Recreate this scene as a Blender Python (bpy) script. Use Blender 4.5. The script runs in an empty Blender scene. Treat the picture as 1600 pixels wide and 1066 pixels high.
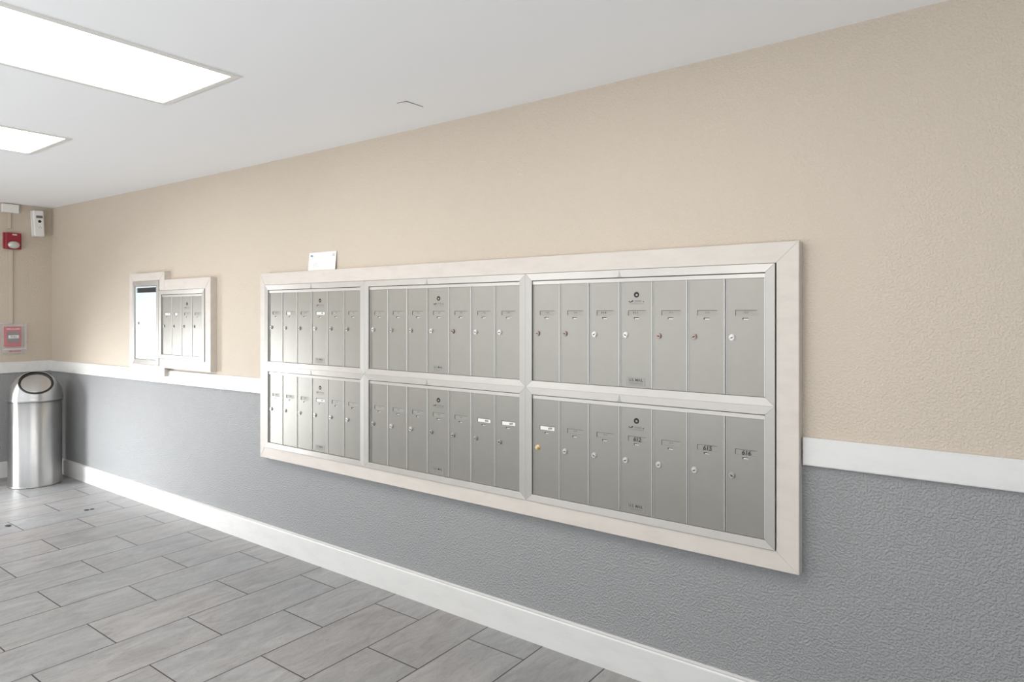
import bpy, bmesh, math, random
from mathutils import Vector, Matrix
random.seed(7)
SC = bpy.context.scene
COL = SC.collection
PI = math.pi

# ------------------------------------------------------------------ camera
CAM_D, CAM_H = 2.4675, 1.4742            # distance to the mailbox wall, height
cam = bpy.data.objects.new('camera', bpy.data.cameras.new('camera'))
COL.objects.link(cam)
cam.location = (0, -CAM_D, CAM_H)
cam.rotation_euler = (PI/2, 0, 0.6381)
cam.data.sensor_width = 36
cam.data.lens = 1041.4/1600*36
cam.data.shift_y = -(533-490.2)/1600
cam.data.clip_start = 0.05
SC.camera = cam

# ------------------------------------------------------------------ exposure, sky, daylight, fill lamps
SC.view_settings.view_transform = 'Standard'
SC.view_settings.look = 'None'
SC.view_settings.exposure = 0.19
SC.view_settings.gamma = 1
SC.view_settings.use_curve_mapping = False
world = bpy.data.worlds.new('sky'); SC.world = world
world.use_nodes = True
world.node_tree.nodes['Background'].inputs[0].default_value = (0.80, 0.90, 1.0, 1)
world.node_tree.nodes['Background'].inputs[1].default_value = 1.0

def area(name, loc, rot, sx, sy, power, col):
    l = bpy.data.lights.new(name, 'AREA'); l.shape = 'RECTANGLE'
    l.size = sx; l.size_y = sy; l.energy = power; l.color = col
    o = bpy.data.objects.new(name, l); COL.objects.link(o)
    o.location = loc; o.rotation_euler = rot
    return o
# daylight in the doorway of the far wall (left of the picture)
dl = area('daylight_doorway', (-7.20, -1.96, 0.62), (PI/2-0.26, 0, math.radians(-44)), 0.62, 1.05, 30, (0.93, 0.965, 1.0))
dl.data.spread = math.radians(85)
area('fill_lamp_back_right', (0.0, -4.55, 0.75), (PI/2+1.4, 0, 0), 3.6, 1.4, 66, (1.0, 0.985, 0.96))  # unseen fill lamp, added and tilted up to brighten the ceiling
area('fill_lamp_back_left', (-4.3, -4.55, 1.0), (PI/2+1.3, 0, 0), 4.8, 1.4, 128, (0.97, 0.985, 1.0))  # second added fill lamp, lifts the left half of the room
area('fill_lamp_right_end', (3.28, -2.3, 1.25), (0, PI/2+0.6, 0), 2.2, 3.0, 6, (1.0, 0.965, 0.92))  # weak fill lamp added out of view at the right end
PANEL_EMIT = 7.4

# ------------------------------------------------------------------ helpers
def new_mat(name):
    m = bpy.data.materials.new(name); m.use_nodes = True
    nt = m.node_tree
    return m, nt, nt.nodes['Principled BSDF']
def mat(name, col, rough=0.5, metal=0.0, **kw):
    m, nt, b = new_mat(name)
    b.inputs['Base Color'].default_value = (*col, 1)
    b.inputs['Roughness'].default_value = rough
    b.inputs['Metallic'].default_value = metal
    for k, v in kw.items(): b.inputs[k].default_value = v
    return m
def N(nt, t, **kw):
    n = nt.nodes.new(t)
    for k, v in kw.items():
        if k in n.inputs: n.inputs[k].default_value = v
        else: setattr(n, k, v)
    return n
def coords(nt, scale=(1, 1, 1), rot=(0, 0, 0), loc=(0, 0, 0)):
    tc = N(nt, 'ShaderNodeTexCoord'); mp = N(nt, 'ShaderNodeMapping')
    mp.inputs['Scale'].default_value = scale
    mp.inputs['Rotation'].default_value = rot
    mp.inputs['Location'].default_value = loc
    nt.links.new(tc.outputs['Object'], mp.inputs['Vector'])
    return mp.outputs['Vector']

def wall_paint(name, col, amp, rough=0.6):
    """rolled and knocked-down plaster under eggshell paint"""
    m, nt, b = new_mat(name); L = nt.links.new
    v = coords(nt)
    n0 = N(nt, 'ShaderNodeTexNoise', Scale=1.3, Detail=3.0); L(v, n0.inputs['Vector'])
    mx = N(nt, 'ShaderNodeMix', data_type='RGBA')
    mx.inputs['A'].default_value = (*[c*0.965 for c in col], 1)
    mx.inputs['B'].default_value = (*[min(1, c*1.035) for c in col], 1)
    L(n0.outputs['Fac'], mx.inputs['Factor'])
    # few tiny stains
    n3 = N(nt, 'ShaderNodeTexNoise', Scale=9.0, Detail=5.0, Roughness=0.7); L(v, n3.inputs['Vector'])
    r3 = N(nt, 'ShaderNodeValToRGB'); r3.color_ramp.elements[0].position = 0.0; r3.color_ramp.elements[1].position = 0.27
    r3.color_ramp.elements[0].color = (0.35, 0.33, 0.3, 1); r3.color_ramp.elements[1].color = (1, 1, 1, 1)
    L(n3.outputs['Fac'], r3.inputs['Fac'])
    mu = N(nt, 'ShaderNodeMix', data_type='RGBA', blend_type='MULTIPLY'); mu.inputs['Factor'].default_value = 1
    L(mx.outputs['Result'], mu.inputs['A']); L(r3.outputs['Color'], mu.inputs['B'])
    L(mu.outputs['Result'], b.inputs['Base Color'])
    b.inputs['Roughness'].default_value = rough
    n1 = N(nt, 'ShaderNodeTexNoise', Scale=125.0, Detail=1.5, Roughness=0.5, Distortion=0.0); L(v, n1.inputs['Vector'])
    r1 = N(nt, 'ShaderNodeValToRGB'); r1.color_ramp.elements[0].position = 0.42; r1.color_ramp.elements[1].position = 0.60
    L(n1.outputs['Fac'], r1.inputs['Fac'])
    n2 = N(nt, 'ShaderNodeTexNoise', Scale=5.0, Detail=2.0); L(v, n2.inputs['Vector'])
    ad = N(nt, 'ShaderNodeMath', operation='MULTIPLY_ADD'); ad.inputs[1].default_value = 1.5
    L(n2.outputs['Fac'], ad.inputs[0]); L(r1.outputs['Color'], ad.inputs[2])
    bp = N(nt, 'ShaderNodeBump', Strength=0.9, Distance=amp); L(ad.outputs[0], bp.inputs['Height'])
    L(bp.outputs['Normal'], b.inputs['Normal'])
    return m

def plain_paint(name, col, rough):
    m, nt, b = new_mat(name); L = nt.links.new
    b.inputs['Base Color'].default_value = (*col, 1); b.inputs['Roughness'].default_value = rough
    n0 = N(nt, 'ShaderNodeTexNoise', Scale=45.0, Detail=3.0); L(coords(nt), n0.inputs['Vector'])
    bp = N(nt, 'ShaderNodeBump', Strength=0.25, Distance=0.001); L(n0.outputs['Fac'], bp.inputs['Height']); L(bp.outputs['Normal'], b.inputs['Normal'])
    return m

def white_paint(name, col, rough=0.4, dirt=0.0):
    m, nt, b = new_mat(name); L = nt.links.new
    v = coords(nt, (2, 6, 6))
    n0 = N(nt, 'ShaderNodeTexNoise', Scale=3.0, Detail=6.0, Roughness=0.65); L(v, n0.inputs['Vector'])
    mx = N(nt, 'ShaderNodeMix', data_type='RGBA')
    mx.inputs['A'].default_value = (*[c*(0.93-dirt) for c in col], 1)
    mx.inputs['B'].default_value = (*col, 1)
    r = N(nt, 'ShaderNodeValToRGB'); r.color_ramp.elements[0].position = 0.3; r.color_ramp.elements[1].position = 0.55
    L(n0.outputs['Fac'], r.inputs['Fac']); L(r.outputs['Color'], mx.inputs['Factor'])
    L(mx.outputs['Result'], b.inputs['Base Color'])
    b.inputs['Roughness'].default_value = rough
    bp = N(nt, 'ShaderNodeBump', Strength=0.4, Distance=0.002); L(n0.outputs['Fac'], bp.inputs['Height'])
    L(bp.outputs['Normal'], b.inputs['Normal'])
    return m

def brushed(name, col, rough, aniso, mode, metal=1.0):
    """aluminium: brushed along the UV u direction, or radially (mode 'radial')"""
    m, nt, b = new_mat(name); L = nt.links.new
    b.inputs['Base Color'].default_value = (*col, 1)
    b.inputs['Metallic'].default_value = metal
    b.inputs['Roughness'].default_value = rough
    b.inputs['Anisotropic'].default_value = aniso
    if mode == 'radial': b.inputs['Anisotropic Rotation'].default_value = 0.25
    if mode == 'radial': tg = N(nt, 'ShaderNodeTangent', direction_type='RADIAL', axis='Z')
    else: tg = N(nt, 'ShaderNodeTangent', direction_type='UV_MAP', uv_map='brush')
    L(tg.outputs['Tangent'], b.inputs['Tangent'])
    v = coords(nt)
    n0 = N(nt, 'ShaderNodeTexNoise', Scale=14.0, Detail=5.0, Roughness=0.6); L(v, n0.inputs['Vector'])
    mx = N(nt, 'ShaderNodeMix', data_type='RGBA')
    mx.inputs['A'].default_value = (*[c*0.93 for c in col], 1); mx.inputs['B'].default_value = (*[min(1, c*1.05) for c in col], 1)
    L(n0.outputs['Fac'], mx.inputs['Factor']); L(mx.outputs['Result'], b.inputs['Base Color'])
    return m

M = {}
M['tan'] = wall_paint('tan_wall_paint', (0.560, 0.480, 0.390), 0.0012)
M['grey'] = wall_paint('grey_wall_paint', (0.300, 0.300, 0.298), 0.0024, 0.5)
M['ceil'] = plain_paint('ceiling_paint', (0.95, 0.955, 0.965), 0.8)
M['white'] = white_paint('white_trim_paint', (0.69, 0.675, 0.65), 0.42)
M['wood'] = white_paint('white_surround_paint', (0.60, 0.545, 0.488), 0.45, 0.02)
M['frame'] = brushed('brushed_frame_aluminium', (0.53, 0.502, 0.470), 0.42, 0.75, 'uv', 0.7)
M['stile'] = brushed('dimmed_stile_aluminium', (0.44, 0.422, 0.392), 0.5, 0.0, 'uv', 0.6)  # frame aluminium, colour lowered for the dimmer reflections on upright bars
M['door'] = brushed('door_aluminium', (0.292, 0.277, 0.248), 0.40, 0.4, 'uv', 0.7)
M['lip'] = mat('door_edge_aluminium', (0.60, 0.59, 0.56), 0.4, 0.6)
M['dark'] = mat('dark_recess', (0.012, 0.011, 0.010), 0.7)
M['recess_shade'] = mat('painted_recess_shade', (0.10, 0.095, 0.085), 0.7)  # dark colour painted as shade inside the card windows
M['tab'] = mat('smudged_aluminium', (0.36, 0.355, 0.335), 0.5, 0.5)
M['ink'] = mat('black_ink', (0.02, 0.02, 0.02), 0.6)
M['faint'] = mat('faded_ink', (0.17, 0.16, 0.15), 0.6)
M['paper'] = mat('white_label_paper', (0.76, 0.745, 0.715), 0.6)
M['plate'] = mat('engraved_plate', (0.30, 0.288, 0.26), 0.5, 0.5)
M['silver'] = mat('nickel_lock', (0.56, 0.54, 0.52), 0.42, 0.8)
M['copper'] = mat('worn_copper_lock', (0.30, 0.24, 0.21), 0.4, 0.9)
M['brass'] = mat('brass_lock', (0.80, 0.62, 0.36), 0.3, 1.0)
M['gunmetal'] = mat('dark_metal_lock', (0.40, 0.385, 0.37), 0.35, 1.0)
M['steel'] = brushed('brushed_stainless_steel', (0.60, 0.595, 0.585), 0.36, 0.97, 'radial')
M['disc'] = brushed('spun_stainless_disc', (0.70, 0.69, 0.68), 0.28, 0.85, 'radial')
M['rubber'] = mat('black_rubber', (0.015, 0.015, 0.015), 0.45)
M['red'] = mat('red_plastic', (0.27, 0.014, 0.026), 0.35)
M['brightred'] = mat('bright_red_print', (0.46, 0.03, 0.04), 0.4)
M['plastic'] = mat('off_white_plastic', (0.78, 0.76, 0.72), 0.4)
M['greyplastic'] = mat('grey_window_plastic', (0.13, 0.12, 0.12), 0.3)
M['raceway'] = mat('tan_painted_metal', (0.54, 0.465, 0.38), 0.5)
M['bluewhite'] = mat('white_enamel_door', (0.70, 0.78, 0.82), 0.4)
M['diffuser'] = mat('lit_diffuser', (0.9, 0.9, 0.9), 0.5)
bs = M['diffuser'].node_tree.nodes['Principled BSDF']
bs.inputs['Emission Color'].default_value = (1.0, 0.985, 0.96, 1); bs.inputs['Emission Strength'].default_value = PANEL_EMIT
M['glass'] = mat('clear_polycarbonate', (0.93, 0.94, 0.98), 0.06)
M['glass'].node_tree.nodes['Principled BSDF'].inputs['Alpha'].default_value = 0.09
M['lens'] = mat('frosted_strobe_lens', (0.55, 0.55, 0.52), 0.15, 0.3)
M['logo'] = mat('blue_logo_ink', (0.10, 0.13, 0.22), 0.6)

def floor_material():
    m, nt, b = new_mat('slate_look_porcelain_tile'); L = nt.links.new
    tc = N(nt, 'ShaderNodeTexCoord')
    sp = N(nt, 'ShaderNodeSeparateXYZ'); L(tc.outputs['Object'], sp.inputs[0])
    cb = N(nt, 'ShaderNodeCombineXYZ')
    ax = N(nt, 'ShaderNodeMath', operation='ADD'); ax.inputs[1].default_value = TY; L(sp.outputs['Y'], ax.inputs[0])
    ay = N(nt, 'ShaderNodeMath', operation='ADD'); ay.inputs[1].default_value = TX; L(sp.outputs['X'], ay.inputs[0])
    L(ax.outputs[0], cb.inputs['X']); L(ay.outputs[0], cb.inputs['Y'])
    br = N(nt, 'ShaderNodeTexBrick', offset=0.5, offset_frequency=2, squash=1.0)
    for k, v in {'Scale': 1.0, 'Mortar Size': 0.003, 'Mortar Smooth': 0.15, 'Bias': 0.0, 'Brick Width': 0.645, 'Row Height': 0.3095}.items(): br.inputs[k].default_value = v
    br.inputs['Color1'].default_value = (0, 0, 0, 1); br.inputs['Color2'].default_value = (1, 1, 1, 1); br.inputs['Mortar'].default_value = (0.5, 0.5, 0.5, 1)
    L(cb.outputs[0], br.inputs['Vector'])
    # stone streaks run mostly along each tile, shifted from tile to tile
    sh = N(nt, 'ShaderNodeVectorMath', operation='MULTIPLY_ADD'); sh.inputs[1].default_value = (7, 13, 3)
    L(br.outputs['Color'], sh.inputs[0]); L(tc.outputs['Object'], sh.inputs[2])
    mp = N(nt, 'ShaderNodeMapping'); mp.inputs['Scale'].default_value = (11, 3.2, 1); mp.inputs['Rotation'].default_value = (0, 0, 0.35)
    L(sh.outputs[0], mp.inputs['Vector'])
    n1 = N(nt, 'ShaderNodeTexNoise', Scale=1.4, Detail=9.0, Roughness=0.68, Distortion=0.9); L(mp.outputs[0], n1.inputs['Vector'])
    r1 = N(nt, 'ShaderNodeValToRGB'); e = r1.color_ramp.elements
    e[0].position = 0.25; e[0].color = (0.195, 0.193, 0.192, 1); e[1].position = 0.72; e[1].color = (0.345, 0.34, 0.337, 1)
    k = e.new(0.5); k.color = (0.28, 0.276, 0.273, 1)
    L(n1.outputs['Fac'], r1.inputs['Fac'])
    n2 = N(nt, 'ShaderNodeTexNoise', Scale=1.1, Detail=3.0); L(sh.outputs[0], n2.inputs['Vector'])
    r2 = N(nt, 'ShaderNodeValToRGB'); r2.color_ramp.elements[0].position = 0.35; r2.color_ramp.elements[1].position = 0.65
    r2.color_ramp.elements[0].color = (0.97, 0.99, 1.0, 1); r2.color_ramp.elements[1].color = (1.03, 0.99, 0.965, 1)
    L(n2.outputs['Fac'], r2.inputs['Fac'])
    mu = N(nt, 'ShaderNodeMix', data_type='RGBA', blend_type='MULTIPLY'); mu.inputs['Factor'].default_value = 1
    L(r1.outputs['Color'], mu.inputs['A']); L(r2.outputs['Color'], mu.inputs['B'])
    # per tile tone
    hs = N(nt, 'ShaderNodeMapRange'); hs.inputs['To Min'].default_value = 0.96; hs.inputs['To Max'].default_value = 1.04
    L(br.outputs['Color'], hs.inputs['Value'])
    m2 = N(nt, 'ShaderNodeVectorMath', operation='SCALE'); L(mu.outputs['Result'], m2.inputs[0]); L(hs.outputs[0], m2.inputs['Scale'])
    # fine dark pits
    n4 = N(nt, 'ShaderNodeTexNoise', Scale=14.0, Detail=6.0, Roughness=0.75); L(mp.outputs[0], n4.inputs['Vector'])
    r4 = N(nt, 'ShaderNodeValToRGB'); r4.color_ramp.elements[0].position = 0.33; r4.color_ramp.elements[1].position = 0.45
    r4.color_ramp.elements[0].color = (0.62, 0.62, 0.62, 1); L(n4.outputs['Fac'], r4.inputs['Fac'])
    m3 = N(nt, 'ShaderNodeMix', data_type='RGBA', blend_type='MULTIPLY'); m3.inputs['Factor'].default_value = 0.8
    L(m2.outputs[0], m3.inputs['A']); L(r4.outputs['Color'], m3.inputs['B'])
    gm = N(nt, 'ShaderNodeMix', data_type='RGBA'); gm.inputs['B'].default_value = (0.03, 0.025, 0.023, 1)
    L(br.outputs['Fac'], gm.inputs['Factor']); L(m3.outputs['Result'], gm.inputs['A'])
    L(gm.outputs['Result'], b.inputs['Base Color'])
    rr = N(nt, 'ShaderNodeMapRange'); rr.inputs['To Min'].default_value = 0.36; rr.inputs['To Max'].default_value = 0.52
    L(n1.outputs['Fac'], rr.inputs['Value']); L(rr.outputs[0], b.inputs['Roughness'])
    hh = N(nt, 'ShaderNodeMath', operation='SUBTRACT'); L(n1.outputs['Fac'], hh.inputs[0]); L(br.outputs['Fac'], hh.inputs[1])
    bp = N(nt, 'ShaderNodeBump', Strength=0.5, Distance=0.003); L(hh.outputs[0], bp.inputs['Height'])
    L(bp.outputs['Normal'], b.inputs['Normal'])
    return m
# tile courses: x joints at -1.650-0.3095n ; course [-1.96,-1.65] has y joints at -0.16-0.645k
TX = 1.650 + 0.3095*40
TY = 0.16 + 0.645*20
M['tile'] = floor_material()

def brush_uv(me, along='x'):
    uv = me.uv_layers.new(name='brush')
    for p in me.polygons:
        for li in p.loop_indices:
            c = me.vertices[me.loops[li].vertex_index].co
            if along == 'x': uv.data[li].uv = (c.x + c.y*0.3, c.z + c.y)
            elif along == 'z': uv.data[li].uv = (c.z + c.y*0.01, -c.x + c.y)
            elif along == 'ring':
                pass
def obj(name, bm, m, parent=None, uv=None, smooth=False):
    me = bpy.data.meshes.new(name)
    bmesh.ops.recalc_face_normals(bm, faces=bm.faces)
    bm.to_mesh(me); bm.free()
    for x in (m if isinstance(m, (list, tuple)) else [m]): me.materials.append(x)
    if uv: brush_uv(me, uv)
    if smooth:
        for p in me.polygons: p.use_smooth = True
    o = bpy.data.objects.new(name, me); COL.objects.link(o)
    if parent: o.parent = parent
    return o
def tag(o, label=None, cat=None, group=None, kind=None):
    if label: o['label'] = label
    if cat: o['category'] = cat
    if group: o['group'] = group
    if kind: o['kind'] = kind
    return o
def thing(name, label, cat, loc=(0, 0, 0), group=None):
    o = bpy.data.objects.new(name, None); COL.objects.link(o); o.location = loc
    o.empty_display_size = 0.1
    return tag(o, label, cat, group)
def box(bm, x0, x1, y0, y1, z0, z1, bev=0.0, mi=0, seg=2):
    x0, x1 = min(x0, x1), max(x0, x1); y0, y1 = min(y0, y1), max(y0, y1); z0, z1 = min(z0, z1), max(z0, z1)
    r = bmesh.ops.create_cube(bm, size=1)
    vs = r['verts']
    for v in vs:
        v.co = Vector(((x0+x1)/2 + v.co.x*(x1-x0), (y0+y1)/2 + v.co.y*(y1-y0), (z0+z1)/2 + v.co.z*(z1-z0)))
    fs = list({f for v in vs for f in v.link_faces})
    for f in fs: f.material_index = mi
    if bev > 0:
        es = list({e for v in vs for e in v.link_edges})
        r2 = bmesh.ops.bevel(bm, geom=es, offset=bev, segments=seg, profile=0.5, affect='EDGES')
        for f in r2['faces']: f.material_index = mi
def cyl(bm, c, r, d, axis='y', seg=24, bev=0.0, mi=0, r2=None, caps=True):
    """cylinder whose far end is at c - d along the axis (towards -axis)"""
    rr = r if r2 is None else r2
    R = bmesh.ops.create_cone(bm, cap_ends=caps, segments=seg, radius1=r, radius2=rr, depth=d)
    vs = R['verts']
    if axis == 'y': mt = Matrix.Rotation(PI/2, 4, 'X')      # +z -> -y
    elif axis == 'x': mt = Matrix.Rotation(PI/2, 4, 'Y')    # +z -> +x
    else: mt = Matrix.Identity(4)
    off = mt @ Vector((0, 0, d/2))
    for v in vs: v.co = mt @ v.co + off + Vector(c)
    fs = list({f for v in vs for f in v.link_faces})
    for f in fs: f.material_index = mi
    if bev > 0:
        tip = [e for e in {e for v in vs for e in v.link_edges} if len(e.link_faces) == 2 and any(len(f.verts) > 4 for f in e.link_faces)]
        q = bmesh.ops.bevel(bm, geom=tip, offset=bev, segments=2, profile=0.5, affect='EDGES')
        for f in q['faces']: f.material_index = mi
def prism(bm, pts, y0, y1, mi=0):
    """polygon in the xz plane extruded from y0 to y1"""
    a = [bm.verts.new((p[0], y0, p[1])) for p in pts]; b = [bm.verts.new((p[0], y1, p[1])) for p in pts]
    fs = [bm.faces.new(a), bm.faces.new(b[::-1])]
    n = len(pts)
    for i in range(n): fs.append(bm.faces.new((a[i], b[i], b[(i+1) % n], a[(i+1) % n])))
    for f in fs: f.material_index = mi
    return fs
def lathe(bm, prof, seg=64, close=False):
    rings = []
    for r, z in prof:
        if r < 1e-6: rings.append([bm.verts.new((0, 0, z))])
        else: rings.append([bm.verts.new((r*math.cos(2*PI*i/seg), r*math.sin(2*PI*i/seg), z)) for i in range(seg)])
    for a, b in zip(rings, rings[1:]):
        for i in range(seg):
            j = (i+1) % seg
            if len(a) == 1 and len(b) == 1: continue
            if len(a) == 1: bm.faces.new((a[0], b[i], b[j]))
            elif len(b) == 1: bm.faces.new((a[i], a[j], b[0]))
            else: bm.faces.new((a[i], a[j], b[j], b[i]))
def text_into(bm, s, size, x, y, z, mi=0, face='-y', align='CENTER', shear=0.0, bold=0.0, sx=1.0, depth=0.0):
    cu = bpy.data.curves.new('lettering', 'FONT')
    cu.body = s; cu.size = size; cu.align_x = align; cu.align_y = 'CENTER'
    cu.shear = shear; cu.offset = bold; cu.resolution_u = 3; cu.extrude = depth
    o = bpy.data.objects.new('lettering', cu); COL.objects.link(o)
    dg = bpy.context.evaluated_depsgraph_get(); dg.update()
    me = bpy.data.meshes.new_from_object(o.evaluated_get(dg))
    bpy.data.objects.remove(o); bpy.data.curves.remove(cu)
    if face == '-y': mt = Matrix.Translation((x, y, z)) @ Matrix.Rotation(PI/2, 4, 'X')
    else: mt = Matrix.Translation((x, y, z)) @ Matrix.Rotation(PI/2, 4, 'Z') @ Matrix.Rotation(PI/2, 4, 'X')
    mt = mt @ Matrix.Diagonal((sx, 1, 1, 1))
    old = set(bm.faces)
    me.transform(mt)
    bm.from_mesh(me)
    for f in bm.faces:
        if f not in old: f.material_index = mi
    bpy.data.meshes.remove(me)

# ------------------------------------------------------------------ room
X0, X1, Y0 = -7.245, 3.2, -4.6
RAILZ = 1.0
def struct(name, bm, m, **kw):
    o = obj(name, bm, m, **kw); o['kind'] = 'structure'; return o
bm = bmesh.new(); box(bm, X0-.15, X1+.15, Y0-.15, .15, -.12, 0); struct('floor', bm, M['tile'])

def ceil_z(x):
    if x > 0.6: x = 0.6
    return 2.428 + (0.0017 if x < -2.2 else 0.0045)*(x+2.2)**2
bm = bmesh.new()
n = 60; lo = []; hi = []
for i in range(n+1):
    x = X0-.15 + (X1-X0+.3)*i/n
    lo.append([bm.verts.new((x, y, ceil_z(x))) for y in (Y0-.15, .15)])
    hi.append([bm.verts.new((x, y, 2.62)) for y in (Y0-.15, .15)])
for i in range(n):
    bm.faces.new((lo[i][0], lo[i][1], lo[i+1][1], lo[i+1][0])); bm.faces.new((hi[i][0], hi[i+1][0], hi[i+1][1], hi[i][1]))
    for k in (0, 1): bm.faces.new((lo[i][k], lo[i+1][k], hi[i+1][k], hi[i][k]))
for i in (0, n): bm.faces.new((lo[i][0], hi[i][0], hi[i][1], lo[i][1]))
ceiling = struct('ceiling', bm, M['ceil'])
bm = bmesh.new()
def strip(bm, a, b, w, z):
    a = Vector((*a, z)); b = Vector((*b, z)); d = (b-a).normalized(); s = Vector((-d.y, d.x, 0))*w/2
    v = [bm.verts.new(p) for p in (a-s, b-s*.5, b+s*.5, a+s)]
    w_ = [bm.verts.new(p+Vector((0, 0, .002))) for p in (a-s, b-s*.5, b+s*.5, a+s)]
    bm.faces.new(v); bm.faces.new(w_[::-1])
    for i in range(4): bm.faces.new((v[i], w_[i], w_[(i+1) % 4], v[(i+1) % 4]))
zc = ceil_z(-2.17) - .0015
strip(bm, (-2.162, -.348), (-2.158, -.245), .006, zc); strip(bm, (-2.162, -.348), (-2.215, -.353), .005, zc)
o = obj('paint_crack', bm, M['faint'], ceiling); o['kind'] = 'structure'

def two_tone(name, boxes):
    """boxes of wall; the lower ones grey (index 1), the upper ones tan (index 0)"""
    bm = bmesh.new()
    for b in boxes:
        x0, x1, y0, y1, z0, z1 = b
        if z0 < RAILZ < z1:
            box(bm, x0, x1, y0, y1, z0, RAILZ, mi=1); box(bm, x0, x1, y0, y1, RAILZ, z1, mi=0)
        else: box(bm, *b, mi=0 if z0 >= RAILZ else 1)
    return struct(name, bm, [M['tan'], M['grey']])
two_tone('wall_front', [(X0-.15, X1+.15, 0, .15, 0, 2.6)])
# far wall with the doorway whose daylight falls along the room
two_tone('wall_left', [(X0-.15, X0, -1.6, 0, 0, 2.6), (X0-.15, X0, Y0, -2.32, 0, 2.6), (X0-.15, X0, -2.32, -1.6, 2.05, 2.6)])
# wall behind the camera with openings added for the fill lamps
two_tone('wall_back', [(X0-.15, X1+.15, Y0-.15, Y0, 2.2, 2.6), (X0-.15, -6.8, Y0-.15, Y0, 0, 2.2), (-1.85, -1.6, Y0-.15, Y0, 0, 2.2), (-6.8, -1.85, Y0-.15, Y0, 0, .35), (3.0, X1+.15, Y0-.15, Y0, 0, 2.2)])
two_tone('wall_right', [(X1, X1+.15, Y0, -3.8, 0, 2.6), (X1, X1+.15, -.8, 0, 0, 2.6), (X1, X1+.15, -3.8, -.8, 2.35, 2.6)])  # opening added for the fill lamp at this end

# skirting boards with a small bead on top
def baseboard(name, axis, a, b, base, h=.143, t=.016):
    bm = bmesh.new()
    prof = [(0, 0), (-t, 0), (-t, h-.014), (-t*.75, h-.008), (-t*.95, h-.003), (-t*.4, h), (0, h)]
    n = 1
    def P(u, p): return (u, base+p[0], p[1]) if axis == 'x' else (base-p[0], u, p[1])
    A = [bm.verts.new(P(a, p)) for p in prof]; B = [bm.verts.new(P(b, p)) for p in prof]
    bm.faces.new(A); bm.faces.new(B[::-1])
    for i in range(len(prof)): bm.faces.new((A[i], B[i], B[(i+1) % len(prof)], A[(i+1) % len(prof)]))
    return struct(name, bm, M['white'])
baseboard('baseboard_front', 'x', X0, X1, 0)
baseboard('baseboard_left', 'y', -1.6, -.016, X0)

# chair rail: along the mailbox wall it is let in round the small mailbox surround
RT = .018
def rail(name, pts, y0=0, y1=-RT):
    bm = bmesh.new(); prism(bm, pts, y0, y1)
    bmesh.ops.bevel(bm, geom=[e for e in bm.edges if abs(e.verts[0].co.y-y1) < 1e-5 and abs(e.verts[1].co.y-y1) < 1e-5], offset=.003, segments=2, affect='EDGES')
    return struct(name, bm, M['white'])
def rt(x): return 1.035 + .026*min(1, max(0, (x-X0)/3.4))     # slightly out of level, as in the photo
def rb(x): return .936 + .031*min(1, max(0, (x-X0)/3.4))
rail('trim_1', [(X0+RT, rb(X0)), (-3.772, rb(-3.772)), (-3.772, rt(-3.772)), (-4.988, rt(-4.988)), (-4.988, 1.0085), (-5.54, 1.0085), (-5.54, rt(-5.54)), (X0+RT, rt(X0))])
rail('trim_2', [(-.566, .951), (X1, .951), (X1, 1.0465), (-.566, 1.0465)])
bm = bmesh.new(); box(bm, X0, X0+RT, -1.6, 0, .938, 1.037, bev=.003); struct('trim_3', bm, M['white'])

# ------------------------------------------------------------------ ceiling lights
def ceiling_light(xc, label, yc=-1.60):
    z = ceil_z(xc)
    t = thing('ceiling_light', label, 'ceiling light', (xc, yc, z), 'flush light panels in the ceiling')
    w, l = .2775, .605; f = .026
    bm = bmesh.new()
    for (a, b, c, d) in ((-w-f, w+f, -l-f, -l), (-w-f, w+f, l, l+f), (-w-f, -w, -l, l), (w, w+f, -l, l)):
        box(bm, a, b, c, d, -.007, .03, bev=.0015)
    obj('frame', bm, M['plastic'], t)
    bm = bmesh.new(); box(bm, -w, w, -l, l, -.003, .012); obj('diffuser', bm, M['diffuser'], t)
    return t
ceiling_light(-2.77, 'large bright light panel at top left of the ceiling, nearest')
ceiling_light(-4.41, 'smaller looking bright light panel farther off at left edge of ceiling')
ceiling_light(-1.07, 'lit ceiling panel just above the view over the right mailboxes')

# ------------------------------------------------------------------ mailboxes
YF = -.045                                # face of the wooden surrounds
P = .1431                                 # door pitch
B = .0338                                 # aluminium frame width
DH = .4225                                # door height
WD = P - .0034                            # door leaf width
DY = -.0395                               # door face
def quadbar(bm, o1, o2, i2, i1, yo, yi, yb, bev=.0007):
    """one mitred bar: outer edge o1-o2, inner edge i1-i2 (xz), face at yo outside and yi inside"""
    f = [bm.verts.new((p[0], y, p[1])) for p, y in ((o1, yo), (o2, yo), (i2, yi), (i1, yi))]
    k = [bm.verts.new((p[0], yb, p[1])) for p in (o1, o2, i2, i1)]
    bm.faces.new(f); bm.faces.new(k[::-1])
    for i in range(4): bm.faces.new((f[i], k[i], k[(i+1) % 4], f[(i+1) % 4]))
    if bev: bmesh.ops.bevel(bm, geom=list(bm.edges), offset=bev, segments=1, affect='EDGES')

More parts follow.
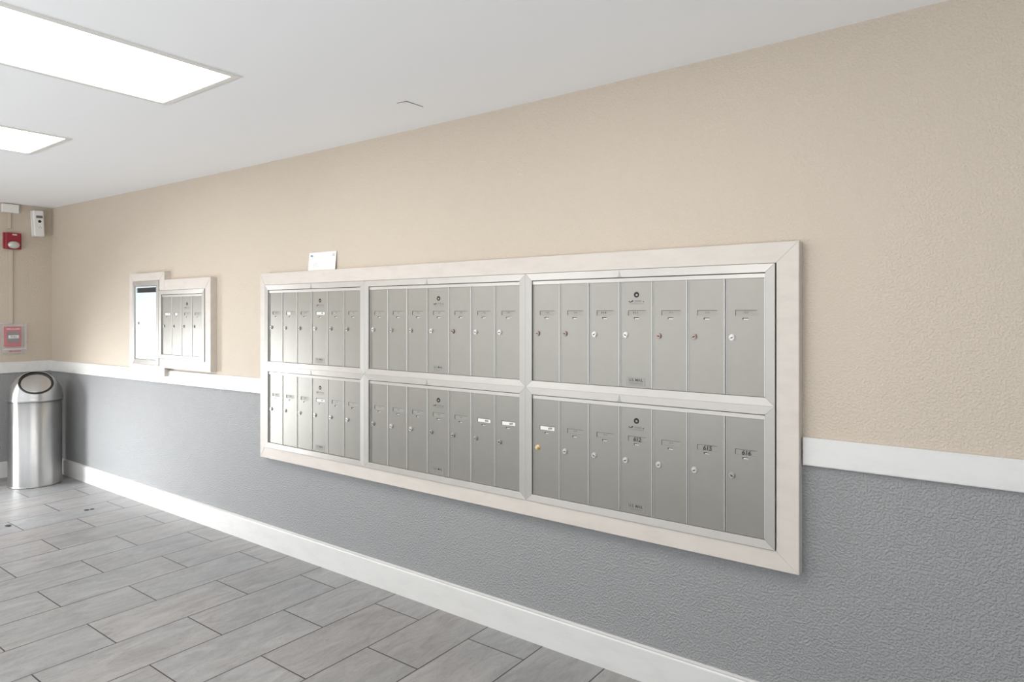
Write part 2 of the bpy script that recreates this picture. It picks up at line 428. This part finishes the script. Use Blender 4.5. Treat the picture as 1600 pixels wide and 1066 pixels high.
# geometry of one door leaf in local coordinates (x 0..WD, z 0..DH), shared by all doors
def door_leaf():
    bm = bmesh.new()
    xs = [.0, .034, .060, .081, .112, WD]
    zs = [.0, DH-.149, DH-.1425, DH-.1345, DH-.1145, DH]
    V = {}
    for i, x in enumerate(xs):
        for j, z in enumerate(zs): V[i, j] = bm.verts.new((x, DY, z))
    for i in range(5):
        for j in range(5):
            if j == 3 and 1 <= i <= 3: continue
            if j == 1 and i == 2: continue
            bm.faces.new((V[i, j], V[i+1, j], V[i+1, j+1], V[i, j+1]))
    r = bmesh.ops.extrude_face_region(bm, geom=list(bm.faces))
    for e in r['geom']:
        if isinstance(e, bmesh.types.BMVert): e.co.y += .0035
    box(bm, 0, .0022, DY-.0022, DY+.012, 0, DH, bev=.0006, mi=1)
    box(bm, WD-.0030, WD, DY-.0022, DY+.012, 0, DH, bev=.0006, mi=1)
    me = bpy.data.meshes.new('door')
    bmesh.ops.recalc_face_normals(bm, faces=bm.faces)
    bm.to_mesh(me); bm.free(); me.materials.append(M['door']); me.materials.append(M['lip']); brush_uv(me, 'z')
    return me
LEAF = door_leaf()
def lock_mesh(kind):
    bm = bmesh.new()
    cyl(bm, (0, .0, 0), .0118, .0025, seg=28, bev=.0006)
    cyl(bm, (0, -.002, 0), .0095, .0045, seg=28, bev=.0012)
    if kind == 'brass':
        cyl(bm, (0, -.006, 0), .0075, .005, seg=24, bev=.002)
    else:
        box(bm, -.0058, .0058, -.0078, -.003, -.0011, .0011, mi=1); box(bm, -.0018, .0022, -.0079, -.003, -.0028, .0012, mi=1)
    me = bpy.data.meshes.new('lock'); bmesh.ops.recalc_face_normals(bm, faces=bm.faces); bm.to_mesh(me); bm.free()
    me.materials.append(M[kind]); me.materials.append(M['dark'])
    return me
LOCKS = {k: lock_mesh(k) for k in ('silver', 'copper', 'brass', 'gunmetal')}
def shared(name, me, parent, loc, rot=(0, 0, 0)):
    o = bpy.data.objects.new(name, me); COL.objects.link(o); o.parent = parent; o.location = loc; o.rotation_euler = rot
    return o
def notch_mesh():
    bm = bmesh.new(); box(bm, .0588, .0822, DY+.0036, DY+.006, -.0012, .0077)
    box(bm, .0625, .0810, DY+.0024, DY+.0036, -.0006, .0036, mi=1)
    me = bpy.data.meshes.new('finger_notch'); bm.to_mesh(me); bm.free(); me.materials.append(M['dark']); me.materials.append(M['lip']); return me
NOTCH = notch_mesh()
def eagle_mesh():
    """small stamped mark: spread wing and head, lines of small print, a dot"""
    bm = bmesh.new(); y = DY-.0005; z = 0
    prism(bm, [(-.036, .0008), (-.030, .0022), (-.024, -.001), (-.020, .0035), (-.0155, .0052), (-.0125, .0028), (-.0155, -.0005), (-.0200, -.0030), (-.0270, -.0032)], y, y+.0004)
    for a, b, zz, hh, mi in ((-.008, .022, .0030, .0016, 1), (-.008, .024, .0004, .0012, 1), (-.008, .022, -.0020, .0012, 1), (-.034, .034, -.0075, .0009, 1), (-.028, .032, -.0100, .0008, 1)):
        box(bm, a, b, y, y+.0004, zz, zz+hh, mi=mi)
    cyl(bm, (.031, y+.0004, -.0005), .0022, .0005, seg=12)
    bmesh.ops.recalc_face_normals(bm, faces=bm.faces)
    me = bpy.data.meshes.new('stamped_emblem'); bm.to_mesh(me); bm.free(); me.materials.append(M['ink']); me.materials.append(M['faint']); return me
EAGLE = eagle_mesh()
def arrow_mesh():
    bm = bmesh.new()
    cyl(bm, (0, 0, 0), .0112, .0008, seg=28); cyl(bm, (.001, -.0006, -.001), .0040, .0008, seg=16, mi=1)
    cyl(bm, (.0015, -.001, -.001), .0016, .0008, seg=10)
    me = bpy.data.meshes.new('arrow_lock'); bmesh.ops.recalc_face_normals(bm, faces=bm.faces); bm.to_mesh(me); bm.free(); me.materials.append(M['dark']); me.materials.append(M['gunmetal']); return me
ARROW = arrow_mesh()
def plate_mesh(white=False):
    bm = bmesh.new(); y = DY-.0006
    box(bm, -.040, .040, y, DY+.0005, -.0155, .0155, bev=.0003)
    if not white:
        text_into(bm, 'U.S. MAIL', .0155, 0, y-.0002, .0060, mi=1, bold=.0002, sx=.98)
        for k, w in ((-.0040, .034), (-.0068, .026), (-.0098, .028)):
            box(bm, -w, w, y-.0002, y, k-.0006, k+.0006, mi=2)
        for a, b, c, d in ((-.040, .040, -.0155, -.0148), (-.040, .040, .0148, .0155), (-.040, -.0393, -.0155, .0155), (.0393, .040, -.0155, .0155)):
            box(bm, a, b, y-.0002, y, c, d, mi=2)
    me = bpy.data.meshes.new('mail_plate'); bm.to_mesh(me); bm.free()
    me.materials.append(M['paper'] if white else M['plate']); me.materials.append(M['ink']); me.materials.append(M['faint']); return me
PLATE = plate_mesh(); WPLATE = plate_mesh(True)

def mailbox_unit(x_left, z_bottom, labels, locks, label_text, name='mailbox_unit', master=3, white_plate=False):
    """labels: list of (text, style) with style p printed, w white paper, h handwritten, b spaced bold, n none"""
    nD = len(labels)
    W = nD*P + 2*B; H = .5030
    t = thing(name, label_text, 'mailboxes', (x_left, 0, z_bottom), 'apartment mailbox banks')
    yo, yi = YF-.0052, YF-.0040
    # body behind the doors
    bm = bmesh.new(); box(bm, .004, W-.004, -.003, -.0300, .004, H-.004); obj('body', bm, M['dark'], t)
    # mitred frame: two rails, two stiles
    o = [(0, 0), (W, 0), (W, H), (0, H)]; i = [(B, .030), (W-B, .030), (W-B, H-.031), (B, H-.031)]
    for a, b, nm, uv in ((0, 1, 'frame_rail', 'z'), (2, 3, 'frame_rail', 'z'), (1, 2, 'frame_stile', 'x'), (3, 0, 'frame_stile', 'x')):
        bm = bmesh.new(); quadbar(bm, o[a], o[b], i[b], i[a], yo, yi, -.026); obj(nm, bm, M['frame' if 'rail' in nm else 'stile'], t, uv=uv)
    # header strip over the doors
    bm = bmesh.new(); box(bm, B+.0005, W-B-.0005, -.028, YF+.0015, H-.031-.0185, H-.0335, bev=.0008)
    obj('header_strip', bm, M['frame'], t, uv='z')
    bm = bmesh.new(); box(bm, B+.0005, W-B-.0005, -.028, YF+.004, .0245, .0285+.001, bev=.0005)
    obj('sill_strip', bm, M['lip'], t)
    if nD > 4:
        xm = B + 3*P + .001
        bm = bmesh.new(); prism(bm, [(xm-.011, H-.0300), (xm+.011, H-.0300), (xm+.004, H-.022), (xm+.0015, H-.004), (xm-.0015, H-.004), (xm-.004, H-.022)], YF-.0040, YF-.0056)
        obj('latch_tab', bm, M['tab'], t)
    zb = .0310
    for k, (txt, st) in enumerate(labels):
        dx = B + k*P + (.0036 if k == 0 else .0014)
        d = shared('door', LEAF, t, (dx, random.uniform(-.0006, .0006), zb))
        if k == 0: d.scale = ((WD-.0022)/WD, 1, 1)
        # label card in its window
        bm = bmesh.new(); y = DY+.0022
        box(bm, .031, .115, y, y+.001, DH-.1365, DH-.1125)
        box(bm, .034, .112, y-.0006, y, DH-.1163, DH-.1145, mi=4)  # strips of painted shade along the window's top and left edges
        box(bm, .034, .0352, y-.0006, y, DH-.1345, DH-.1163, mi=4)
        zc = DH-.1250
        ms = [M['plate'], M['ink'], M['faint'], M['paper'], M['recess_shade']]
        if st == 'w':
            box(bm, .036, .110, y-.0004, y, DH-.1335, DH-.1180, mi=3); text_into(bm, txt, .0125, .088, y-.0006, zc-.0005, mi=1, bold=.0004, sx=1.1)
        elif st == 'ws':
            box(bm, .040, .072, y-.0004, y, DH-.1335, DH-.1175, mi=3); text_into(bm, txt, .009, .060, y-.0006, zc, mi=2)
        elif st == 'p': text_into(bm, txt, .0085, .073, y-.0004, zc+.0015, mi=2, bold=.0002, sx=1.25)
        elif st == 'b': text_into(bm, ' '.join(txt), .0095, .066, y-.0004, zc+.001, mi=1, bold=.0004, sx=1.1)
        elif st == 'h': text_into(bm, txt, .0235, .073, y-.0026, zc-.0015, mi=1, bold=.0002, shear=.15, sx=.95)
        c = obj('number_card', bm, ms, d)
        if st == 'w' or st == 'ws': c['label'] = 'white paper number card'
        if st == 'h': c['label'] = 'handwritten number'
        shared('finger_notch', NOTCH, d, (0, 0, DH-.149))
        lk = shared('lock', LOCKS[locks[k]], d, (.0235 + random.uniform(-.0008, .0008), DY, DH-.2135 + random.uniform(-.0008, .0008)), (0, random.uniform(-.5, .5), 0))
        if locks[k] != 'silver': lk['label'] = {'copper': 'copper coloured lock', 'brass': 'brass knob lock', 'gunmetal': 'dark tarnished lock'}[locks[k]]
        if k == min(master, nD-1):
            shared('arrow_lock', ARROW, d, (.071, DY, DH-.052))
            shared('stamped_emblem', EAGLE, d, (.070, 0, DH-.079))
            shared('mail_plate', WPLATE if white_plate else PLATE, d, (.068, 0, .0235))
    return t
ZT, ZM, ZB = 1.6510-.5030, 1.1480-.5030, 0
xs3, xs2, xs1 = -1.7187, -1.7187-(7*P+2*B), -1.7187-(7*P+2*B)-(6*P+2*B)
S, C_, G, Br = 'silver', 'copper', 'gunmetal', 'brass'
def seq(a, styles): return [(str(a+i), s) for i, s in enumerate(styles)]
mailbox_unit(xs1, ZT, [('402', 'p'), ('403', 'ws'), ('404', 'p'), ('405', 'w'), ('406', 'p'), ('407', 'p')], [G, S, G, S, G, G],
             'aluminium bank of six mailboxes, upper left one directly below the envelope')
mailbox_unit(xs1, ZM, [('408', 'p'), ('409', 'p'), ('410', 'p'), ('411', 'w'), ('412', 'p'), ('413', 'p')], [G, S, S, S, S, S],
             'aluminium bank of six mailboxes, lower left one in the big white surround')
mailbox_unit(xs2, ZT, seq(501, 'ppppppp'), [S, G, G, S, C_, S, S],
             'aluminium bank of seven mailboxes, upper middle one in the big white surround')
mailbox_unit(xs2, ZM, [('601', 'p'), ('602', 'p'), ('603', 'p'), ('604', 'p'), ('605', 'p'), ('606', 'w'), ('607', 'w')], [G, S, S, G, G, G, G],
             'aluminium bank of seven mailboxes, lower middle, its last two doors with white cards')
mailbox_unit(xs3, ZT, [('508', 'p'), ('509', 'p'), ('510', 'b'), ('511', 'b'), ('512', 'p'), ('514', 'p'), ('515', 'p')], [C_, C_, S, S, C_, C_, S],
             'aluminium bank of seven mailboxes, upper right one with several copper coloured locks')
mailbox_unit(xs3, ZM, [('609', 'w'), ('610', 'p'), ('611', 'p'), ('612', 'h'), ('614', 'p'), ('615', 'h'), ('616', 'h')], [Br, S, S, S, S, S, G],
             'aluminium bank of seven mailboxes, lower right, with handwritten 612, 615 and 616')

# big white wooden surround: four mitred boards
def board(name, parent, pts, y1=YF):
    bm = bmesh.new(); prism(bm, pts, -.0005, y1)
    es = [e for e in bm.edges if abs(e.verts[0].co.y-y1) < 1e-6 and abs(e.verts[1].co.y-y1) < 1e-6]
    bmesh.ops.bevel(bm, geom=es, offset=.0012, segments=2, affect='EDGES')
    return obj(name, bm, M['wood'], parent)
sx0, sx1, sz0, sz1 = -3.767, -.5710, .5760, 1.7245
ix0, ix1, iz0, iz1 = xs1-.0015, xs3+7*P+2*B+.0035, ZM-.0015, 1.6525
t = thing('mailbox_surround', 'wide white painted wooden surround framing the six big mailbox banks', 'mailbox surround', (0, 0, 0), 'white wooden surrounds')
board('top_board', t, [(sx0, sz1), (sx1, sz1), (ix1, iz1), (ix0, iz1)])
board('bottom_board', t, [(sx0, sz0), (sx1, sz0), (ix1, iz0), (ix0, iz0)])
board('side_board', t, [(sx0, sz0), (sx0, sz1), (ix0, iz1), (ix0, iz0)])
board('side_board', t, [(sx1, sz0), (sx1, sz1), (ix1, iz1), (ix1, iz0)])

# small bank of four mailboxes and its surround
bx = -5.066; bz = 1.1425
mailbox_unit(bx, bz, [('101', 'w'), ('102', 'ws'), ('103', 'p'), ('104', 'p')], [G, G, G, G],
             'small far bank of four mailboxes beside the white drop box door', master=2, white_plate=True)
t = thing('mailbox_surround', 'small white wooden surround around the four far mailboxes, right of the drop box', 'mailbox surround', (0, 0, 0), 'white wooden surrounds')
bW = 4*P+2*B; bx1 = bx+bW+.002; bt = bz+.5030+.0015
ax1 = -4.990
board('top_board', t, [(ax1+.0005, 1.7245), (-4.352, 1.7245), (bx1, bt), (ax1+.0005, bt)])
board('bottom_board', t, [(ax1+.0005, 1.0735), (-4.352, 1.0735), (bx1, bz-.0015), (ax1+.0005, bz-.0015)])
board('side_board', t, [(-4.352, 1.0735), (-4.352, 1.7245), (bx1, bt), (bx1, bz-.0015)])
# drop box
t = thing('mailbox_surround', 'tall narrow white wooden surround around the drop box with black slot', 'mailbox surround', (0, 0, 0), 'white wooden surrounds')
a0, a1, az0, az1 = -5.552, ax1, 1.0095, 1.784
ja0, ja1, jz0, jz1 = -5.486, -5.0690, 1.0860, 1.7245
board('top_board', t, [(a0, az1), (a1, az1), (ja1, jz1), (ja0, jz1)])
board('bottom_board', t, [(a0, az0), (a1, az0), (ja1, jz0), (ja0, jz0)])
board('side_board', t, [(a0, az0), (a0, az1), (ja0, jz1), (ja0, jz0)])
board('side_board', t, [(a1, az1), (ja1, jz1), (ja1, bt+.0005), (a1, bt+.0005)])
board('side_board', t, [(a1, az0), (ja1, jz0), (ja1, bz-.0015), (a1, bz-.0015)])
t = thing('drop_box', 'pale blue-white metal drop box door with black letter slot and small keyhole', 'drop box', (0, 0, 0))
dx0, dx1, dz0, dz1 = ja0+.0015, ja1-.0015, jz0+.0015, jz1-.0015
bm = bmesh.new(); box(bm, dx0+.004, dx1-.004, -.003, -.025, dz0+.004, dz1-.004); obj('body', bm, M['dark'], t)
o_ = [(dx0, dz0), (dx1, dz0), (dx1, dz1), (dx0, dz1)]; i_ = [(dx0+.024, dz0+.036), (dx1-.040, dz0+.036), (dx1-.040, dz1-.038), (dx0+.024, dz1-.038)]
for a, b, nm, uv in ((0, 1, 'frame_rail', 'z'), (2, 3, 'frame_rail', 'z'), (1, 2, 'frame_stile', 'x'), (3, 0, 'frame_stile', 'x')):
    bm = bmesh.new(); quadbar(bm, o_[a], o_[b], i_[b], i_[a], YF-.0052, YF-.0040, -.024); obj(nm, bm, M['frame' if 'rail' in nm else 'stile'], t, uv=uv)
bm = bmesh.new()
lx0, lx1, lz0, lz1 = dx0+.026, dx1-.042, dz0+.038, dz1-.040
qs, qt, q0, q1 = lz1-.048, lz1-.010, lx0+.018, lx1-.014
for a, b, c, d in ((lx0, lx1, lz0, qs), (lx0, lx1, qt, lz1), (lx0, q0, qs, qt), (q1, lx1, qs, qt)):
    box(bm, a, b, -.026, -.040, c, d)
dr = obj('door', bm, M['bluewhite'], t)
bm = bmesh.new(); box(bm, q0-.002, q1+.002, -.0255, -.031, qs-.002, qt+.002); obj('letter_slot', bm, M['dark'], dr)
bm = bmesh.new(); cyl(bm, (-5.402, -.040, 1.401), .0125, .002, seg=20, mi=0); box(bm, -5.405, -5.399, -.0425, -.041, 1.392, 1.407, mi=1); obj('lock', bm, [M['gunmetal'], M['dark']], dr)

# envelope standing on the big surround
t = thing('envelope', 'white business envelope standing on top of the big mailbox surround', 'envelope', (-3.325, -.013, 1.7252))
bm = bmesh.new(); box(bm, 0, .2480, -.0007, .0007, 0, .1085)
e = obj('paper', bm, M['paper'], t); 
bm = bmesh.new()
prism(bm, [(.010, .088), (.018, .0945), (.034, .0925), (.040, .087), (.028, .085)], -.0009, -.0007)
prism(bm, [(.022, .0815), (.036, .0785), (.050, .0815), (.050, .0805), (.036, .0775), (.022, .0805)], -.0009, -.0007)
obj('logo_print', bm, M['logo'], t)
bm = bmesh.new()
for z, w in ((.044, .045), (.037, .05), (.030, .062), (.023, .06)): box(bm, .040, .040+w, -.0009, -.0007, z, z+.0022)
box(bm, .215, .236, -.0009, -.0007, .080, .096)
obj('address_print', bm, mat('pale_print', (.55, .54, .52), .6), t)
t.rotation_euler = (-.09, 0, 0)

# ------------------------------------------------------------------ rubbish bin
bc = Vector((-6.770, -.285, 0)); R0 = .200
t = thing('trash_can', 'tall round stainless steel bin with domed lid in the corner', 'trash can', bc)
def ring_uv(me):
    uv = me.uv_layers.new(name='brush')
    for p in me.polygons:
        for li in p.loop_indices:
            c = me.vertices[me.loops[li].vertex_index].co
            uv.data[li].uv = (c.z, 0.0)
    for p in me.polygons:
        c0 = p.center; a0 = math.atan2(c0.y, c0.x)
        for li in p.loop_indices:
            c = me.vertices[me.loops[li].vertex_index].co
            a = math.atan2(c.y, c.x); da = (a-a0+PI) % (2*PI)-PI
            uv.data[li].uv = (c.z, (a0+da)*.2)
bm = bmesh.new(); lathe(bm, [(0, .006), (R0-.010, .006), (R0-.006, .0), (R0-.0055, .012), (R0-.006, .05), (R0-.006, .735), (R0-.012, .736), (R0-.012, .72)], 96)
o = obj('body', bm, M['steel'], t, smooth=True); ring_uv(o.data)
bm = bmesh.new(); lathe(bm, [(R0-.0075, .002), (R0-.003, .0), (R0-.003, .010), (R0-.0075, .012)], 96); obj('base_ring', bm, M['gunmetal'], t, smooth=True)
# dome: flattened sphere cut by an inclined plane facing the room
zs_, DHt = .742, .230
az = math.atan2(-CAM_D-bc.y, -bc.x) + .05; el = math.radians(50)
nrm = Vector((math.cos(el)*math.cos(az), math.cos(el)*math.sin(az), math.sin(el)))
prof = [(R0-.002, .726), (R0+.0015, .727), (R0+.0015, .744), (R0, .746)]
for k in range(1, 33):
    a = PI/2*k/32; prof.append((R0*math.cos(a), .746+(DHt-.004)*math.sin(a)))
prof[-1] = (0, .746+DHt-.004)
bm = bmesh.new(); lathe(bm, prof, 128)
dc = Vector((0, 0, .752)) + nrm*.166
bmesh.ops.bisect_plane(bm, geom=list(bm.verts)+list(bm.edges)+list(bm.faces), plane_co=dc, plane_no=nrm, clear_outer=True)
o = obj('dome_lid', bm, M['steel'], t, smooth=True); ring_uv(o.data)
so = o.modifiers.new('thickness', 'SOLIDIFY'); so.thickness = .002; so.offset = -1
Rf = .125
def lathe_obj(name, prof, m, parent, loc, q, seg=96):
    bm = bmesh.new(); lathe(bm, prof, seg); o = obj(name, bm, m, parent, smooth=True); o.location = loc; o.rotation_euler = q; return o
q = nrm.to_track_quat('Z', 'Y').to_euler()
lathe_obj('rubber_ring', [(Rf-.014, -.006), (Rf-.013, .003), (Rf-.008, .006), (Rf-.002, .005), (Rf+.001, -.001), (Rf-.001, -.010), (Rf-.014, -.010), (Rf-.014, -.006)], M['rubber'], t, dc, q)
lathe_obj('swing_flap', [(0, .003), (.03, .0028), (Rf-.022, .001), (Rf-.015, -.001), (Rf-.0155, -.004), (0, -.003)], M['disc'], t, dc, q)

# ------------------------------------------------------------------ far wall devices (all face +x)
XF = X0
t = thing('junction_box', 'small off-white metal junction box up against the ceiling, above the red alarm', 'junction box', (XF, -.334, 2.424))
bm = bmesh.new(); box(bm, 0, .034, -.062, .062, -.038, .036, bev=.002); obj('box', bm, M['plastic'], t)
bm = bmesh.new(); box(bm, .034, .040, -.063, .063, -.039, .037, bev=.002); obj('cover_plate', bm, M['plastic'], t)
bm = bmesh.new(); box(bm, 0, .012, -.012, .012, -.180, -.0385, bev=.002)
tag(obj('cable_raceway', bm, M['raceway']), 'short tan painted cable cover between junction box and red alarm', 'cable cover').location = (XF, -.334, 2.424)
bm = bmesh.new(); box(bm, 0, .014, -.014, .014, 0, .668, bev=.002)
tag(obj('cable_raceway', bm, M['raceway']), 'long tan painted cable cover running down from red alarm to the pull station', 'cable cover').location = (XF, -.323, 1.384)

t = thing('fire_alarm_strobe', 'square red fire alarm sounder with a clear oval strobe lens', 'fire alarm', (XF, -.314, 2.131))
bm = bmesh.new(); box(bm, 0, .022, -.070, .068, -.073, .075, bev=.006); obj('back_box', bm, M['red'], t)
bm = bmesh.new(); box(bm, .0225, .045, -.060, .060, -.073, .074, bev=.009, seg=3)
text_into(bm, 'FIRE', .018, .0456, .008, .056, mi=1, face='+x', bold=.0006, sx=1.1); obj('housing', bm, [M['red'], M['paper']], t)
bm = bmesh.new()
r = bmesh.ops.create_uvsphere(bm, u_segments=28, v_segments=16, radius=1)
for v in r['verts']: v.co = Vector((.045+v.co.x*.020, .002+v.co.y*.046, -.036+v.co.z*.033))
lens = obj('strobe_lens', bm, M['lens'], t, smooth=True)

t = thing('air_freshener', 'tall white wall dispenser hanging slightly crooked near the corner', 'dispenser', (XF, -.122, 2.310))
bm = bmesh.new(); box(bm, 0, .018, -.047, .041, -.122, .118, bev=.004); obj('back_plate', bm, M['plastic'], t)
bm = bmesh.new(); box(bm, .0185, .066, -.043, .041, -.122, .118, bev=.010, seg=4); cv = obj('cover', bm, M['plastic'], t)
bm = bmesh.new(); box(bm, .0655, .067, -.022, .030, .047, .070, bev=.0006); obj('display_window', bm, M['greyplastic'], cv)
bm = bmesh.new(); cyl(bm, (.0655, .004, .017), .013, .0020, axis='x', seg=20); obj('spray_outlet', bm, M['dark'], cv)
bm = bmesh.new()
for yy, zz in ((.006, -.028), (-.002, -.042), (.014, -.042)): cyl(bm, (.0656, yy, zz), .0050, .0006, axis='x', seg=3)
obj('printed_symbol', bm, M['faint'], cv)
t.rotation_euler = (.045, 0, 0)

t = thing('pull_station', 'red fire alarm pull station mounted inside the clear cover', 'pull station', (XF, -.312, 1.262))
bm = bmesh.new(); box(bm, 0, .030, -.063, .063, -.088, .094, bev=.004)
text_into(bm, 'FIRE ALARM', .020, .0305, 0, .072, mi=1, face='+x', bold=.0004, sx=.95); st = obj('housing', bm, [M['brightred'], M['paper']], t)
bm = bmesh.new(); box(bm, .0305, .033, -.046, .046, -.048, .046, bev=.002); obj('handle_recess', bm, M['greyplastic'], st)
bm = bmesh.new(); box(bm, .0335, .043, -.040, .040, -.012, .018, bev=.003); text_into(bm, 'PULL', .022, .0435, 0, .003, mi=1, face='+x', bold=.0004); obj('pull_handle', bm, [M['paper'], M['ink']], st)
t = thing('protective_cover', 'clear plastic box shielding the red pull station, red print along its foot', 'clear cover', (XF, -.312, 1.250))
bm = bmesh.new()
w, h0, h1, dd, th = .090, -.130, .134, .070, .003
for b in ((dd-th, dd, -w, w, h0, h1), (0, dd-th, -w, -w+th, h0, h1), (0, dd-th, w-th, w, h0, h1), (0, dd-th, -w+th, w-th, h1-th, h1), (0, dd-th, -w+th, w-th, h0, h0+th)):
    box(bm, *b)
cv = obj('shield', bm, M['glass'], t)
bm = bmesh.new()
for a, b, c, d in ((-w-.004, w+.004, h1, h1+.004), (-w-.004, w+.004, h0-.004, h0), (-w-.004, -w, h0, h1), (w, w+.004, h0, h1)): box(bm, 0, .006, a, b, c, d)
box(bm, .0705, .078, -w, w, -.098, -.090, bev=.002)
obj('rim', bm, mat('frosted_rim', (.62, .62, .68), .3), t)
bm = bmesh.new(); text_into(bm, 'FIRE ALARM', .017, .0707, 0, -.114, mi=0, face='+x', bold=.0005, sx=1.0); obj('printed_text', bm, M['brightred'], t)

# ------------------------------------------------------------------ bits on the floor
for k, (x, y, s, lb) in enumerate(((-5.567, -.835, 1.3, 'dark crumb of dirt on the tiles at the left edge'), (-5.538, -.355, 1.0, 'small dark crumb on the tiles in front of the bin, left of a pair'), (-5.531, -.319, .8, 'small dark crumb on the tiles in front of the bin, right of a pair'))):
    bm = bmesh.new(); r = bmesh.ops.create_icosphere(bm, subdivisions=2, radius=.011*s)
    for v in r['verts']: v.co = Vector((v.co.x*1.5*(1+.3*random.random()), v.co.y*(1+.4*random.random()), max(0, v.co.z*.35+.002)))
    o = obj('dirt_crumb', bm, M['ink']); o.location = (x, y, 0); o.rotation_euler = (0, 0, .7*k); tag(o, lb, 'debris', 'crumbs on the floor')
